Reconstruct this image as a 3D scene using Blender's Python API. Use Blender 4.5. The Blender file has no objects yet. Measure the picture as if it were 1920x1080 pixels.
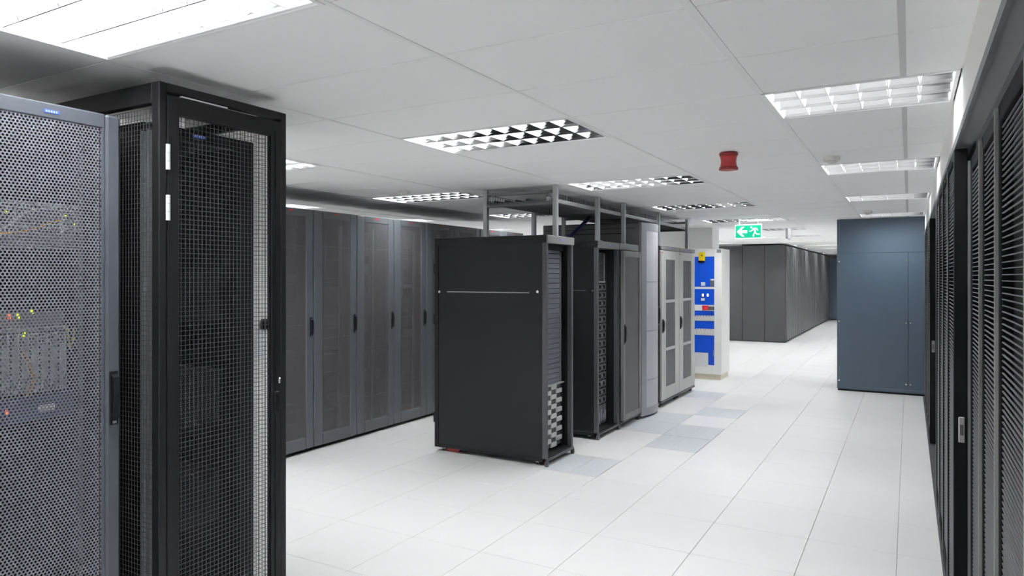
import bpy, math, random
import numpy as np
random.seed(7)

# ------------------------------------------------------------------ camera, world, exposure
sc = bpy.context.scene
COL = sc.collection
F_PX, THETA, CAM_H = 1310.0, math.radians(29.63), 1.72
CEIL = 2.59
cam_d = bpy.data.cameras.new('camera')
cam_d.sensor_width = 36.0
cam_d.lens = F_PX / 1920 * 36
cam_d.shift_y = -21 / 1920
cam_d.clip_start = 0.02
cam = bpy.data.objects.new('camera', cam_d)
COL.objects.link(cam)
cam.location = (0, 0, CAM_H)
cam.rotation_euler = (math.pi / 2, 0, THETA)
sc.camera = cam
w = bpy.data.worlds.new('world'); sc.world = w; w.use_nodes = True
w.node_tree.nodes['Background'].inputs[0].default_value = (0.8, 0.85, 0.9, 1)
w.node_tree.nodes['Background'].inputs[1].default_value = 0.05
sc.view_settings.view_transform = 'Standard'
sc.view_settings.look = 'None'
sc.view_settings.exposure = 0.50
sc.view_settings.gamma = 1.0
sc.view_settings.use_curve_mapping = False
sc.cycles.max_bounces = 12
sc.cycles.diffuse_bounces = 8
sc.cycles.glossy_bounces = 4
sc.cycles.transparent_max_bounces = 24
sc.cycles.sample_clamp_indirect = 6.0
TUBE = 62.0          # radiance of the fluorescent tubes

# ------------------------------------------------------------------ materials
M = {}
def mat(name, col, rough=0.5, metal=0.0, emit=0.0, noise=0.0, nscale=8.0, spec=0.5, bump=0.0, stretch=None):
    m = bpy.data.materials.new(name); m.use_nodes = True
    nt = m.node_tree; b = nt.nodes['Principled BSDF']
    b.inputs['Base Color'].default_value = (*col, 1)
    b.inputs['Roughness'].default_value = rough
    b.inputs['Metallic'].default_value = metal
    b.inputs['Specular IOR Level'].default_value = spec
    if emit:
        b.inputs['Emission Color'].default_value = (*col, 1)
        b.inputs['Emission Strength'].default_value = emit
    if noise or bump:
        tc = nt.nodes.new('ShaderNodeTexCoord')
        mp = nt.nodes.new('ShaderNodeMapping')
        if stretch: mp.inputs['Scale'].default_value = stretch
        n = nt.nodes.new('ShaderNodeTexNoise'); n.inputs['Scale'].default_value = nscale
        n.inputs['Detail'].default_value = 4
        nt.links.new(tc.outputs['Object'], mp.inputs[0]); nt.links.new(mp.outputs[0], n.inputs['Vector'])
        if noise:
            mx = nt.nodes.new('ShaderNodeMix'); mx.data_type = 'RGBA'
            mx.inputs[6].default_value = (*[c * (1 - noise) for c in col], 1)
            mx.inputs[7].default_value = (*[min(1, c * (1 + noise)) for c in col], 1)
            nt.links.new(n.outputs['Fac'], mx.inputs[0]); nt.links.new(mx.outputs[2], b.inputs['Base Color'])
        if bump:
            bp = nt.nodes.new('ShaderNodeBump'); bp.inputs['Strength'].default_value = bump
            bp.inputs['Distance'].default_value = 0.002
            nt.links.new(n.outputs['Fac'], bp.inputs['Height']); nt.links.new(bp.outputs[0], b.inputs['Normal'])
    M[name] = m
    return m

mat('floor_tile', (0.845, 0.84, 0.83), 0.30, noise=0.025, nscale=3, spec=0.35)
mat('floor_under', (0.62, 0.62, 0.61), 0.9, noise=0.1)
mat('vent_tile', (0.74, 0.77, 0.80), 0.45, noise=0.06, nscale=160, stretch=(1, 0.12, 1))
mat('ceiling_panel', (0.95, 0.95, 0.95), 0.9, noise=0.015, nscale=40)
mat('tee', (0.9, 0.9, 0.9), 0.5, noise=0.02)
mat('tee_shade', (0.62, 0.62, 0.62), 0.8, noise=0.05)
mat('wall', (0.94, 0.94, 0.93), 0.85, noise=0.02)
mat('white_paint', (0.92, 0.915, 0.89), 0.45, noise=0.02)
mat('cream', (0.74, 0.69, 0.55), 0.5, noise=0.02)
mat('black', (0.010, 0.0104, 0.0118), 0.42, spec=0.2, noise=0.12, nscale=5)
mat('black_panel', (0.0120, 0.0123, 0.0140), 0.42, spec=0.2, noise=0.08, nscale=4)
mat('dark_frame', (0.055, 0.057, 0.062), 0.4, noise=0.08, nscale=5)
mat('row_frame', (0.10, 0.11, 0.12), 0.36, noise=0.1, nscale=4)
mat('door_grey', (0.47, 0.465, 0.455), 0.42, noise=0.05, nscale=5)
mat('side_grey', (0.16, 0.16, 0.165), 0.45, noise=0.05, nscale=4)
mat('grey_frame', (0.15, 0.15, 0.148), 0.42, noise=0.06, nscale=5)
mat('silver_frame', (0.30, 0.31, 0.33), 0.35, metal=0.3, noise=0.06, nscale=5)
mat('left_frame', (0.075, 0.083, 0.10), 0.34, noise=0.1, nscale=6)
mat('left_sheet', (0.17, 0.175, 0.20), 0.38, noise=0.05, nscale=6)
mat('inner_black', (0.006, 0.006, 0.007), 0.7, spec=0.15, noise=0.1)
mat('cable_dark', (0.05, 0.05, 0.055), 0.7, noise=0.5, nscale=30, stretch=(1, 1, 0.05))
mat('cage_steel', (0.010, 0.010, 0.011), 0.45, spec=0.2, noise=0.1, nscale=6)
mat('cage_wire', (0.075, 0.075, 0.08), 0.4, noise=0.1)
mat('matte_black', (0.009, 0.009, 0.010), 0.75, spec=0.08, noise=0.08)
mat('slat', (0.15, 0.152, 0.16), 0.5, spec=0.3, noise=0.1)
mat('edge_lit', (0.22, 0.22, 0.215), 0.4, noise=0.08)  # pale colour standing in for light caught on black door edges
mat('blue_grey', (0.060, 0.089, 0.123), 0.38, noise=0.06, nscale=3)
mat('charcoal', (0.045, 0.045, 0.049), 0.4, noise=0.05, nscale=3)
mat('charcoal_lit', (0.085, 0.085, 0.09), 0.4, noise=0.05, nscale=3)  # charcoal made paler: brightness of the lit aisle side put into the colour
mat('charcoal_seam', (0.02, 0.02, 0.022), 0.6, noise=0.05)
mat('chrome', (0.7, 0.7, 0.7), 0.2, metal=0.9, noise=0.03)
mat('steel', (0.42, 0.43, 0.44), 0.38, metal=0.5, noise=0.08, nscale=12)
mat('steel_dark', (0.16, 0.165, 0.17), 0.45, metal=0.3, noise=0.08, nscale=12)
mat('hinge_white', (0.75, 0.75, 0.75), 0.4, noise=0.02)
mat('drive_light', (0.55, 0.55, 0.54), 0.4, noise=0.06, nscale=20)
mat('drive_dark', (0.05, 0.05, 0.052), 0.5, noise=0.2, nscale=40)
mat('unit_grey', (0.105, 0.107, 0.125), 0.35, noise=0.1, nscale=14)
mat('unit_dark', (0.03, 0.031, 0.036), 0.4, noise=0.1, nscale=14)
mat('module', (0.33, 0.34, 0.35), 0.4, metal=0.3, noise=0.15, nscale=30)
mat('module_dark', (0.08, 0.082, 0.088), 0.5, noise=0.1)
mat('card', (0.36, 0.40, 0.39), 0.4, noise=0.12, nscale=30)
mat('navy', (0.02, 0.032, 0.105), 0.4, noise=0.1)
mat('panel_blue', (0.0, 0.065, 0.52), 0.4, noise=0.03)
mat('yellow', (0.85, 0.62, 0.0), 0.5, noise=0.03)
mat('red', (0.34, 0.018, 0.02), 0.4, noise=0.06)
mat('red_dark', (0.22, 0.01, 0.012), 0.45, noise=0.06)
mat('red_badge', (0.55, 0.02, 0.03), 0.4, noise=0.05)
mat('blue_badge', (0.06, 0.13, 0.75), 0.4, noise=0.05)
mat('badge_letter', (0.45, 0.55, 0.9), 0.4, noise=0.02)
mat('blue_cable', (0.008, 0.02, 0.12), 0.5, noise=0.2, nscale=30)
mat('orange_cable', (0.65, 0.30, 0.03), 0.5, noise=0.05)
mat('yellow_cable', (0.5, 0.42, 0.06), 0.5, noise=0.05)
mat('grey_cable', (0.62, 0.64, 0.63), 0.5, noise=0.05)
mat('paper', (0.80, 0.82, 0.86), 0.7, noise=0.02)
mat('tag_white', (0.8, 0.8, 0.8), 0.6, noise=0.02)
mat('housing', (0.93, 0.93, 0.93), 0.5, noise=0.01)
mat('louvre', (0.90, 0.90, 0.92), 0.10, metal=1.0, noise=0.02)
mat('blade', (0.92, 0.92, 0.93), 0.4, metal=0.35, noise=0.02)
mat('tube', (0.97, 0.985, 1.0), 0.5, emit=TUBE)
mat('led_green', (0.62, 0.85, 0.02), 0.5, emit=1.2)
mat('led_red', (1.0, 0.10, 0.03), 0.5, emit=1.6)
mat('led_white', (0.7, 0.85, 1.0), 0.5, emit=2.0)
mat('led_amber', (1.0, 0.45, 0.1), 0.5, emit=2.5)
mat('sign_white', (0.9, 0.92, 0.91), 0.5, emit=0.55)
mat('sign_green', (0.0, 0.42, 0.22), 0.5, emit=0.75)
mat('plastic_white', (0.72, 0.71, 0.68), 0.5, noise=0.02)
mat('rubber', (0.02, 0.02, 0.02), 0.7, noise=0.05)

def perf(name, col, scale, open_=0.34, rough=0.4):
    """finely drilled sheet steel seen from metres away: the holes let light through"""
    m = mat(name, col, rough, noise=0.1, nscale=6)
    nt = m.node_tree; b = nt.nodes['Principled BSDF']; out = nt.nodes['Material Output']
    tc = nt.nodes.new('ShaderNodeTexCoord'); v = nt.nodes.new('ShaderNodeTexVoronoi')
    v.inputs['Scale'].default_value = scale; v.inputs['Randomness'].default_value = 0.0
    nt.links.new(tc.outputs['Object'], v.inputs['Vector'])
    lt = nt.nodes.new('ShaderNodeMath'); lt.operation = 'LESS_THAN'; lt.inputs[1].default_value = open_
    nt.links.new(v.outputs['Distance'], lt.inputs[0])
    t = nt.nodes.new('ShaderNodeBsdfTransparent'); mx = nt.nodes.new('ShaderNodeMixShader')
    nt.links.new(lt.outputs[0], mx.inputs[0]); nt.links.new(b.outputs[0], mx.inputs[1])
    nt.links.new(t.outputs[0], mx.inputs[2]); nt.links.new(mx.outputs[0], out.inputs['Surface'])
perf('perf_row', (0.10, 0.098, 0.105), 190, 0.40)
perf('perf_dark', (0.05, 0.05, 0.05), 190, 0.42)
perf('perf_grey', (0.13, 0.13, 0.14), 190, 0.38)
perf('perf_silver', (0.52, 0.52, 0.56), 190, 0.34)

# ------------------------------------------------------------------ mesh helpers
ORG = {}
class MB:
    def __init__(s): s.v = []; s.f = []
    def box(s, a, b, c=0.0):
        (x0, x1), (y0, y1), (z0, z1) = [sorted((a[i], b[i])) for i in range(3)]
        n = len(s.v)
        if c <= 0:
            s.v += [(x0,y0,z0),(x1,y0,z0),(x1,y1,z0),(x0,y1,z0),(x0,y0,z1),(x1,y0,z1),(x1,y1,z1),(x0,y1,z1)]
            s.f += [tuple(n+i for i in q) for q in ((0,3,2,1),(4,5,6,7),(0,1,5,4),(1,2,6,5),(2,3,7,6),(3,0,4,7))]
            return s
        c = min(c, (x1-x0)*.45, (y1-y0)*.45, (z1-z0)*.45)
        X, Y, Z = (x0, x1), (y0, y1), (z0, z1)
        idx = {}
        for i in (0,1):
            for j in (0,1):
                for k in (0,1):
                    sx, sy, sz = (1 if t == 0 else -1 for t in (i, j, k))
                    for ax in range(3):
                        p = [X[i] + (sx*c if ax != 0 else 0), Y[j] + (sy*c if ax != 1 else 0), Z[k] + (sz*c if ax != 2 else 0)]
                        idx[i,j,k,ax] = n + len(s.v) - n
                        s.v.append(tuple(p))
        g = lambda i,j,k,ax: idx[i,j,k,ax]
        for i in (0,1): s.f.append(tuple(g(i,j,k,0) for j,k in ((0,0),(1,0),(1,1),(0,1))))
        for j in (0,1): s.f.append(tuple(g(i,j,k,1) for i,k in ((0,0),(1,0),(1,1),(0,1))))
        for k in (0,1): s.f.append(tuple(g(i,j,k,2) for i,j in ((0,0),(1,0),(1,1),(0,1))))
        for j in (0,1):
            for k in (0,1): s.f.append((g(0,j,k,1), g(1,j,k,1), g(1,j,k,2), g(0,j,k,2)))
        for i in (0,1):
            for k in (0,1): s.f.append((g(i,0,k,0), g(i,1,k,0), g(i,1,k,2), g(i,0,k,2)))
        for i in (0,1):
            for j in (0,1): s.f.append((g(i,j,0,0), g(i,j,1,0), g(i,j,1,1), g(i,j,0,1)))
        for i in (0,1):
            for j in (0,1):
                for k in (0,1): s.f.append((g(i,j,k,0), g(i,j,k,1), g(i,j,k,2)))
        return s
    def prism(s, pts, axis, a, b):
        """extrude a 2D outline along axis 'x','y' or 'z' from a to b"""
        n = len(s.v); m = len(pts)
        def P(p, t):
            return {'x': (t, p[0], p[1]), 'y': (p[0], t, p[1]), 'z': (p[0], p[1], t)}[axis]
        s.v += [P(p, a) for p in pts] + [P(p, b) for p in pts]
        s.f += [tuple(n+i for i in range(m)), tuple(n+m+i for i in reversed(range(m)))]
        s.f += [(n+i, n+(i+1) % m, n+m+(i+1) % m, n+m+i) for i in range(m)]
        return s
    def tube(s, pts, r, k=8):
        n0 = len(s.v); P = [np.array(p, float) for p in pts]
        for i, p in enumerate(P):
            d = P[min(i+1, len(P)-1)] - P[max(i-1, 0)]; d /= np.linalg.norm(d)
            u = np.cross(d, (0,0,1.0)); 
            if np.linalg.norm(u) < 1e-3: u = np.cross(d, (0,1.0,0))
            u /= np.linalg.norm(u); v = np.cross(d, u)
            for j in range(k):
                a = 2*math.pi*j/k
                s.v.append(tuple(p + r*(math.cos(a)*u + math.sin(a)*v)))
        for i in range(len(P)-1):
            for j in range(k):
                s.f.append((n0+i*k+j, n0+i*k+(j+1) % k, n0+(i+1)*k+(j+1) % k, n0+(i+1)*k+j))
        s.f += [tuple(n0+j for j in reversed(range(k))), tuple(n0+(len(P)-1)*k+j for j in range(k))]
        return s
    def lathe(s, prof, cx, cy, k=24):
        n0 = len(s.v)
        for r, z in prof:
            for j in range(k):
                a = 2*math.pi*j/k; s.v.append((cx+r*math.cos(a), cy+r*math.sin(a), z))
        for i in range(len(prof)-1):
            for j in range(k):
                s.f.append((n0+i*k+j, n0+i*k+(j+1) % k, n0+(i+1)*k+(j+1) % k, n0+(i+1)*k+j))
        s.f += [tuple(n0+j for j in reversed(range(k))), tuple(n0+(len(prof)-1)*k+j for j in range(k))]
        return s
    def mesh(s, name, m, off=(0,0,0), smooth=False):
        me = bpy.data.meshes.new(name)
        me.from_pydata([(x-off[0], y-off[1], z-off[2]) for x, y, z in s.v], [], s.f)
        import bmesh
        bm = bmesh.new(); bm.from_mesh(me); bmesh.ops.recalc_face_normals(bm, faces=bm.faces); bm.to_mesh(me); bm.free()
        if smooth: me.shade_smooth()
        me.materials.append(M[m]); me.update()
        return me
    def build(s, name, m, parent=None, smooth=False, origin=None):
        off = ORG[parent] if parent else (origin or (0, 0, 0))
        o = bpy.data.objects.new(name, s.mesh(name, m, off, smooth))
        COL.objects.link(o)
        if parent: o.parent = parent
        else: o.location = off
        ORG[o] = off
        return o
def box(a, b, c=0.0): return MB().box(a, b, c)
def tag(o, label, cat, group=None):
    o['label'] = label; o['category'] = cat
    if group: o['group'] = group
    return o
def thing(name, loc, label, cat, group=None):
    o = bpy.data.objects.new(name, None); COL.objects.link(o); o.location = loc
    o.empty_display_size = 0.1; ORG[o] = tuple(loc)
    return tag(o, label, cat, group)
def struct(o): o['kind'] = 'structure'; return o
def link(name, me, loc, parent):
    o = bpy.data.objects.new(name, me); COL.objects.link(o)
    off = ORG[parent]; o.parent = parent; o.location = tuple(loc[i]-off[i] for i in range(3))
    ORG[o] = tuple(loc)
    return o

def perforated_sheet(name, m, x, y0, y1, z0, z1, p, q, hole, parent):
    """drilled sheet in the plane X = x, holes staggered row by row"""
    ny, nz = int((y1-y0)/p), int((z1-z0)/q)
    py, qz = (y1-y0)/(ny+0.5), (z1-z0)/nz
    off = ORG[parent]
    j, i = np.meshgrid(np.arange(nz), np.arange(ny), indexing='ij')
    ya = y0 + i*py + (j % 2)*py*0.5; za = z0 + j*qz
    cy, cz = (ya+py/2).ravel(), (za+qz/2).ravel()
    rect = np.array([(-.5,-.5),(0,-.5),(.5,-.5),(.5,0),(.5,.5),(0,.5),(-.5,.5),(-.5,0)]) * (py, qz)
    ang = np.radians([225,270,315,0,45,90,135,180])
    hol = np.stack([np.cos(ang), np.sin(ang)], 1)*hole
    ring = np.concatenate([rect, hol])                                    # 16 points
    N = len(cy)
    v = np.zeros((N, 16, 3)); v[:,:,0] = x-off[0]
    v[:,:,1] = cy[:,None]+ring[None,:,0]-off[1]; v[:,:,2] = cz[:,None]+ring[None,:,1]-off[2]
    quad = np.array([[k, (k+1) % 8, 8+(k+1) % 8, 8+k] for k in range(8)])
    f = (np.arange(N)[:,None,None]*16 + quad[None]).reshape(-1, 4)
    me = bpy.data.meshes.new(name)
    me.vertices.add(N*16); me.vertices.foreach_set('co', v.ravel())
    me.loops.add(len(f)*4); me.loops.foreach_set('vertex_index', f.ravel().astype(np.int32))
    me.polygons.add(len(f)); me.polygons.foreach_set('loop_start', (np.arange(len(f))*4).astype(np.int32))
    me.update(calc_edges=True); me.materials.append(M[m])
    o = bpy.data.objects.new(name, me); COL.objects.link(o); o.parent = parent; ORG[o] = off
    o['kind'] = 'stuff'
    return o

ORD = ['first','second','third','fourth','fifth','sixth','seventh','eighth','ninth','tenth','eleventh','twelfth','thirteenth','fourteenth']
def project(x, y, z):
    c, s = math.cos(THETA), math.sin(THETA)
    zc = -x*s + y*c
    if zc < 0.05: return None
    return 960 + F_PX*(x*c+y*s)/zc, 519 - F_PX*(z-CAM_H)/zc

# ------------------------------------------------------------------ room shell
XL, XR, YN, YF = -9.6, 1.1, -2.6, 31.2
floor = struct(box((XL, YN, -0.10), (XR, YF, -0.012)).build('floor', 'floor_under'))
ceiling = struct(box((XL, YN, CEIL+0.16), (XR, YF, CEIL+0.24)).build('ceiling', 'ceiling_panel'))
struct(box((XL-0.1, YN, 0), (XL, YF, CEIL+0.16)).build('wall_left', 'wall'))
struct(box((XR, YN, 0), (XR+0.1, YF, CEIL+0.16)).build('wall_right', 'wall'))
struct(box((XL, YF, 0), (XR, YF+0.1, CEIL+0.16)).build('wall_back', 'wall'))
struct(box((XL, YN-0.1, 0), (XR, YN, CEIL+0.16)).build('wall_front', 'wall'))

# floor tiles ---------------------------------------------------------------
SX = [-0.067, -0.578, -1.188, -1.813, -2.338, -2.855, -3.483]
x = SX[-1]
while x - 0.57 > XL: x -= 0.57; SX.append(x)
SX = sorted(SX + [XL, 0.5, XR])
SY = [5.57 + 0.6225*n for n in range(-13, 42)]
SY = [y for y in SY if YN < y < YF]; SY = [YN] + SY + [YF]
VENT = {}
def near(v, L): return min(range(len(L)), key=lambda i: abs(L[i]-v))
for vx, vy in ((-2.855,5.57),(-2.338,6.815),(-2.338,7.437),(-2.855,7.437),(-2.855,8.06),(-2.338,8.68),(-2.855,9.93)):
    VENT[near(vx, SX), near(vy, SY)] = True
tiles = []
for i in range(len(SX)-1):
    for j in range(len(SY)-1):
        cx_, cy_ = (SX[i]+SX[i+1])/2, (SY[j]+SY[j+1])/2
        pr = project(cx_, cy_, 0)
        vis = pr is not None and 420 < pr[0] < 1800 and pr[1] < 1180 and cx_ > -5.3
        tiles.append(((0 if vis else 1), math.hypot(cx_, cy_), i, j))
tiles.sort()
TM = {}; rest = MB()
for n, (hid, dist, i, j) in enumerate(tiles):
    wx, wy = SX[i+1]-SX[i], SY[j+1]-SY[j]
    c = ((SX[i]+SX[i+1])/2, (SY[j]+SY[j+1])/2, 0)
    g = 0.0016
    if (i, j) in VENT:
        o = link('vent_tile', box((-wx/2+g, -wy/2+g, -0.012), (wx/2-g, wy/2-g, -0.004)).mesh('vent_tile', 'drive_dark'), c, floor)
        o['label'] = 'grey perforated air vent floor tile'
        for s_ in (-1, 1):        # two slotted halves
            xa, xb = sorted((s_*0.002, s_*(wx/2-0.003)))
            mb = MB(); ns = 26; pw = (wy-0.012)/ns
            for k in range(ns):
                ya = -wy/2+0.006+k*pw
                mb.box((xa, ya, -0.004), (xb, ya+pw*0.72, 0))
            for xx in (xa, xb-0.010, (xa+xb)/2-0.004): mb.box((xx, -wy/2+0.005, -0.004), (xx+0.010, wy/2-0.005, 0.0003))
            h = link('slotted_plate', mb.mesh('slotted_plate', 'vent_tile'), c, o); h.location = (0, 0, 0)
    elif not hid and n < 296:
        key = (round(wx, 3), round(wy, 3))
        if key not in TM: TM[key] = box((-wx/2+g, -wy/2+g, -0.012), (wx/2-g, wy/2-g, 0), 0.0012).mesh('tile', 'floor_tile')
        link('tile', TM[key], c, floor)
    else:
        rest.box((c[0]-wx/2+g, c[1]-wy/2+g, -0.012), (c[0]+wx/2-g, c[1]+wy/2-g, 0))
rest.build('distant_tiles', 'floor_tile', floor)['kind'] = 'stuff'

# luminaire grid --------------------------------------------------------------
CX = [XL, -8.74, -7.55, -6.36, -5.17, -3.98, -2.797, -1.606, -0.616, -0.023, 0.58, XR]
CY = [3.47 + 0.61*n for n in range(-10, 46)]; CY = [y for y in CY if YN < y < YF]; CY = [YN] + CY + [YF]
LUM = []                      # (x0, x1, y0, y1, bay, order)
BAYS = [(-2.797, -1.606, 'above the aisle beside the centre racks'), (-0.616, 0.190, 'along the white fascia on the right'),
        (-5.17, -3.98, 'between centre racks and red-badged rack row'), (-7.55, -6.36, 'behind the red-badged rack row')]
for b, (x0, x1, where) in enumerate(BAYS):
    for n in range(-1, 12):
        y0 = 1.03 + 2.44*n
        LUM.append((x0, x1, y0, y0+0.61, b, n))
lumcells = {(near(l[0], CX), near(l[2], CY)) for l in LUM}
lumcells |= {(near(-0.023, CX), near(l[2], CY)) for l in LUM if l[4] == 1}

# ceiling panels ---------------------------------------------------------------
cells = []
for i in range(len(CX)-1):
    for j in range(len(CY)-1):
        if (i, j) in lumcells: continue
        c = ((CX[i]+CX[i+1])/2, (CY[j]+CY[j+1])/2)
        pr = project(c[0], c[1], CEIL)
        vis = pr is not None and -150 < pr[0] < 1900 and pr[1] > -120
        cells.append((0 if vis else 1, math.hypot(*c), i, j))
cells.sort()
PM = {}; rest = MB()
for n, (hid, d, i, j) in enumerate(cells):
    wx, wy = CX[i+1]-CX[i]-0.020, CY[j+1]-CY[j]-0.007
    c = ((CX[i]+CX[i+1])/2, (CY[j]+CY[j+1])/2, CEIL)
    if not hid and n < 296:
        key = (round(wx, 3), round(wy, 3))
        if key not in PM: PM[key] = box((-wx/2, -wy/2, 0), (wx/2, wy/2, 0.014), 0.002).mesh('ceiling_panel', 'ceiling_panel')
        link('ceiling_panel', PM[key], c, ceiling)
    else:
        rest.box((c[0]-wx/2, c[1]-wy/2, CEIL), (c[0]+wx/2, c[1]+wy/2, CEIL+0.014))
rest.build('distant_panels', 'ceiling_panel', ceiling)['kind'] = 'stuff'
for x in CX[1:-1]:
    wd = 0.016 if x == -0.616 else 0.010
    if x == -0.023:
        for ya, yb in zip([YN]+[1.03+2.44*n+0.61 for n in range(-1, 12)], [1.03+2.44*n for n in range(-1, 12)]+[YF]):
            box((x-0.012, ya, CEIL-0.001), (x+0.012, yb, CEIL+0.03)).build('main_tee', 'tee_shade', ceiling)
    else:
        box((x-wd, YN, CEIL-0.003), (x+wd, YF, CEIL+0.03)).build('main_tee', 'tee', ceiling)
for i in range(len(CX)-1):
    mb = MB()
    for y in CY[1:-1]: mb.box((CX[i]+0.012, y-0.0045, CEIL+0.003), (CX[i+1]-0.012, y+0.0045, CEIL+0.03))
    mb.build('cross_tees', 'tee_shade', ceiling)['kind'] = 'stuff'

# louvred luminaires -------------------------------------------------------------
def lum_meshes(L):
    """local coordinates: centre of the opening at z = 0 (ceiling plane), long axis X"""
    D = {}; h = 0.305; l = L/2; D['L'] = L
    f = MB()
    f.box((-l, -h, -0.006), (l, -h+0.016, 0.004)); f.box((-l, h-0.016, -0.006), (l, h, 0.004))
    f.box((-l, -h+0.016, -0.006), (-l+0.016, h-0.016, 0.004)); f.box((l-0.016, -h+0.016, -0.006), (l, h-0.016, 0.004))
    D['frame'] = f.mesh('frame', 'housing')
    g = MB()
    g.box((-l, -h, 0.12), (l, h, 0.128))
    g.box((-l, -h, 0.004), (l, -h+0.006, 0.12)); g.box((-l, h-0.006, 0.004), (l, h, 0.12))
    g.box((-l, -h+0.006, 0.004), (-l+0.006, h-0.006, 0.12)); g.box((l-0.006, -h+0.006, 0.004), (l, h-0.006, 0.12))
    D['housing'] = g.mesh('housing', 'housing')
    pitch = (2*h-0.032)/3
    D['rails'] = []
    H = 0.058
    prof = [(0.0025, 0.0), (0.006, 0.015), (0.013, 0.033), (0.026, H), (-0.026, H), (-0.013, 0.033), (-0.006, 0.015), (-0.0025, 0.0)]
    rail = MB().prism(prof, 'x', -l+0.017, l-0.017)
    D['rail'] = rail.mesh('reflector', 'louvre')
    D['rail_y'] = [-h+0.018+pitch*k for k in range(4)]
    D['rail_y'][0] += 0.004; D['rail_y'][3] -= 0.008
    n = max(3, round(L/0.132)); st = (L-0.034)/n
    bp = [(0.0015, 0.002), (0.0035, 0.015), (0.008, 0.033), (0.016, H-0.002), (-0.016, H-0.002), (-0.008, 0.033), (-0.0035, 0.015), (-0.0015, 0.002)]
    D['blade'] = MB().prism(bp, 'y', -pitch/2+0.004, pitch/2-0.004).mesh('blade', 'blade')
    D['blade_x'] = [-l+0.017+st*k for k in range(1, n)]
    D['blade_y'] = [-h+0.016+pitch*(k+0.5) for k in range(3)]
    D['tube'] = MB().tube([(-l+0.03, 0, 0.082), (l-0.03, 0, 0.082)], 0.013, 8).mesh('tube', 'tube')
    j = MB()
    for x in D['blade_x']:
        for y in D['blade_y']: j.prism([(x+p, z) for p, z in bp], 'y', y-pitch/2+0.004, y+pitch/2-0.004)
    D['blades'] = j.mesh('louvre_blades', 'blade')
    return D
LM = {0: lum_meshes(1.171), 1: lum_meshes(0.800)}
bayname = {0: 'ceiling lights above the aisle beside the centre racks', 1: 'ceiling lights along the white fascia',
           2: 'ceiling lights left of the centre racks', 3: 'ceiling lights behind the red-badged racks'}
for x0, x1, y0, y1, b, n in LUM:
    D = LM[1 if b == 1 else 0]
    c = ((x0+x1)/2, (y0+y1)/2, CEIL)
    where = BAYS[b][2]
    if n < 0: lab = 'recessed louvre ceiling light just behind the viewpoint, ' + where
    else: lab = '%s nearest recessed louvre ceiling light %s' % (ORD[n], where)
    t = thing('ceiling_light', c, lab, 'ceiling light', bayname[b])
    link('frame', D['frame'], c, t); link('housing', D['housing'], c, t)
    for y in D['blade_y']: link('lamp_tube', D['tube'], (c[0], c[1]+y, c[2]), t)
    for y in D['rail_y']: link('reflector', D['rail'], (c[0], c[1]+y, c[2]), t)
    if n in (0, 1, 2) and b in (0, 1) or (n == 1 and b == 2):
        for y in D['blade_y']:
            for x in D['blade_x']: link('blade', D['blade'], (c[0]+x, c[1]+y, c[2]), t)
    else:
        link('louvre_blades', D['blades'], c, t)['kind'] = 'stuff'

# ------------------------------------------------------------------ small shared parts
def badge(x, y, z, parent, m='blue_badge', wdt=0.05, hgt=0.013):
    o = box((x, y-wdt/2, z-hgt/2), (x+0.002, y+wdt/2, z+hgt/2), 0.0008).build('badge', m, parent)
    mb = MB(); k = 5; s_ = wdt*0.8/k
    for i in range(k):
        a = y-wdt*0.4+i*s_
        mb.box((x+0.002, a+s_*0.15, z-hgt*0.28), (x+0.0026, a+s_*0.8, z+hgt*0.28))
    if m == 'blue_badge': mb.build('badge_lettering', 'badge_letter', o)
    return o
def swing_handle(x, y, z, parent, h=0.17, m='black', wd=0.026):
    o = box((x, y-wd/2-0.006, z-h/2-0.012), (x+0.006, y+wd/2+0.006, z+h/2+0.012), 0.004).build('handle', m, parent)
    mb = MB()
    mb.prism([(x+0.006, z-h/2), (x+0.020, z-h/2+0.02), (x+0.026, z+0.02), (x+0.020, z+h/2-0.012), (x+0.006, z+h/2)], 'y', y-wd/2, y+wd/2)
    g = mb.build('lever', m, o)
    MB().box((x+0.006, y-0.008, z-h/2-0.008), (x+0.012, y+0.008, z-h/2+0.004), 0.003).build('lock', 'steel_dark', o)
    return o
def casters(t, xs, ys, r=0.022):
    for x in xs:
        for y in ys:
            mb = MB()
            pts = [(x+r*math.cos(a*math.pi/6), r+0.001+r*math.sin(a*math.pi/6)) for a in range(12)]
            mb.prism(pts, 'y', y-0.012, y+0.012)
            c = mb.build('caster', 'rubber', t)
            box((x-0.015, y-0.016, r), (x+0.015, y-0.0125, 0.062)).build('caster_fork', 'steel', c)

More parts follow.
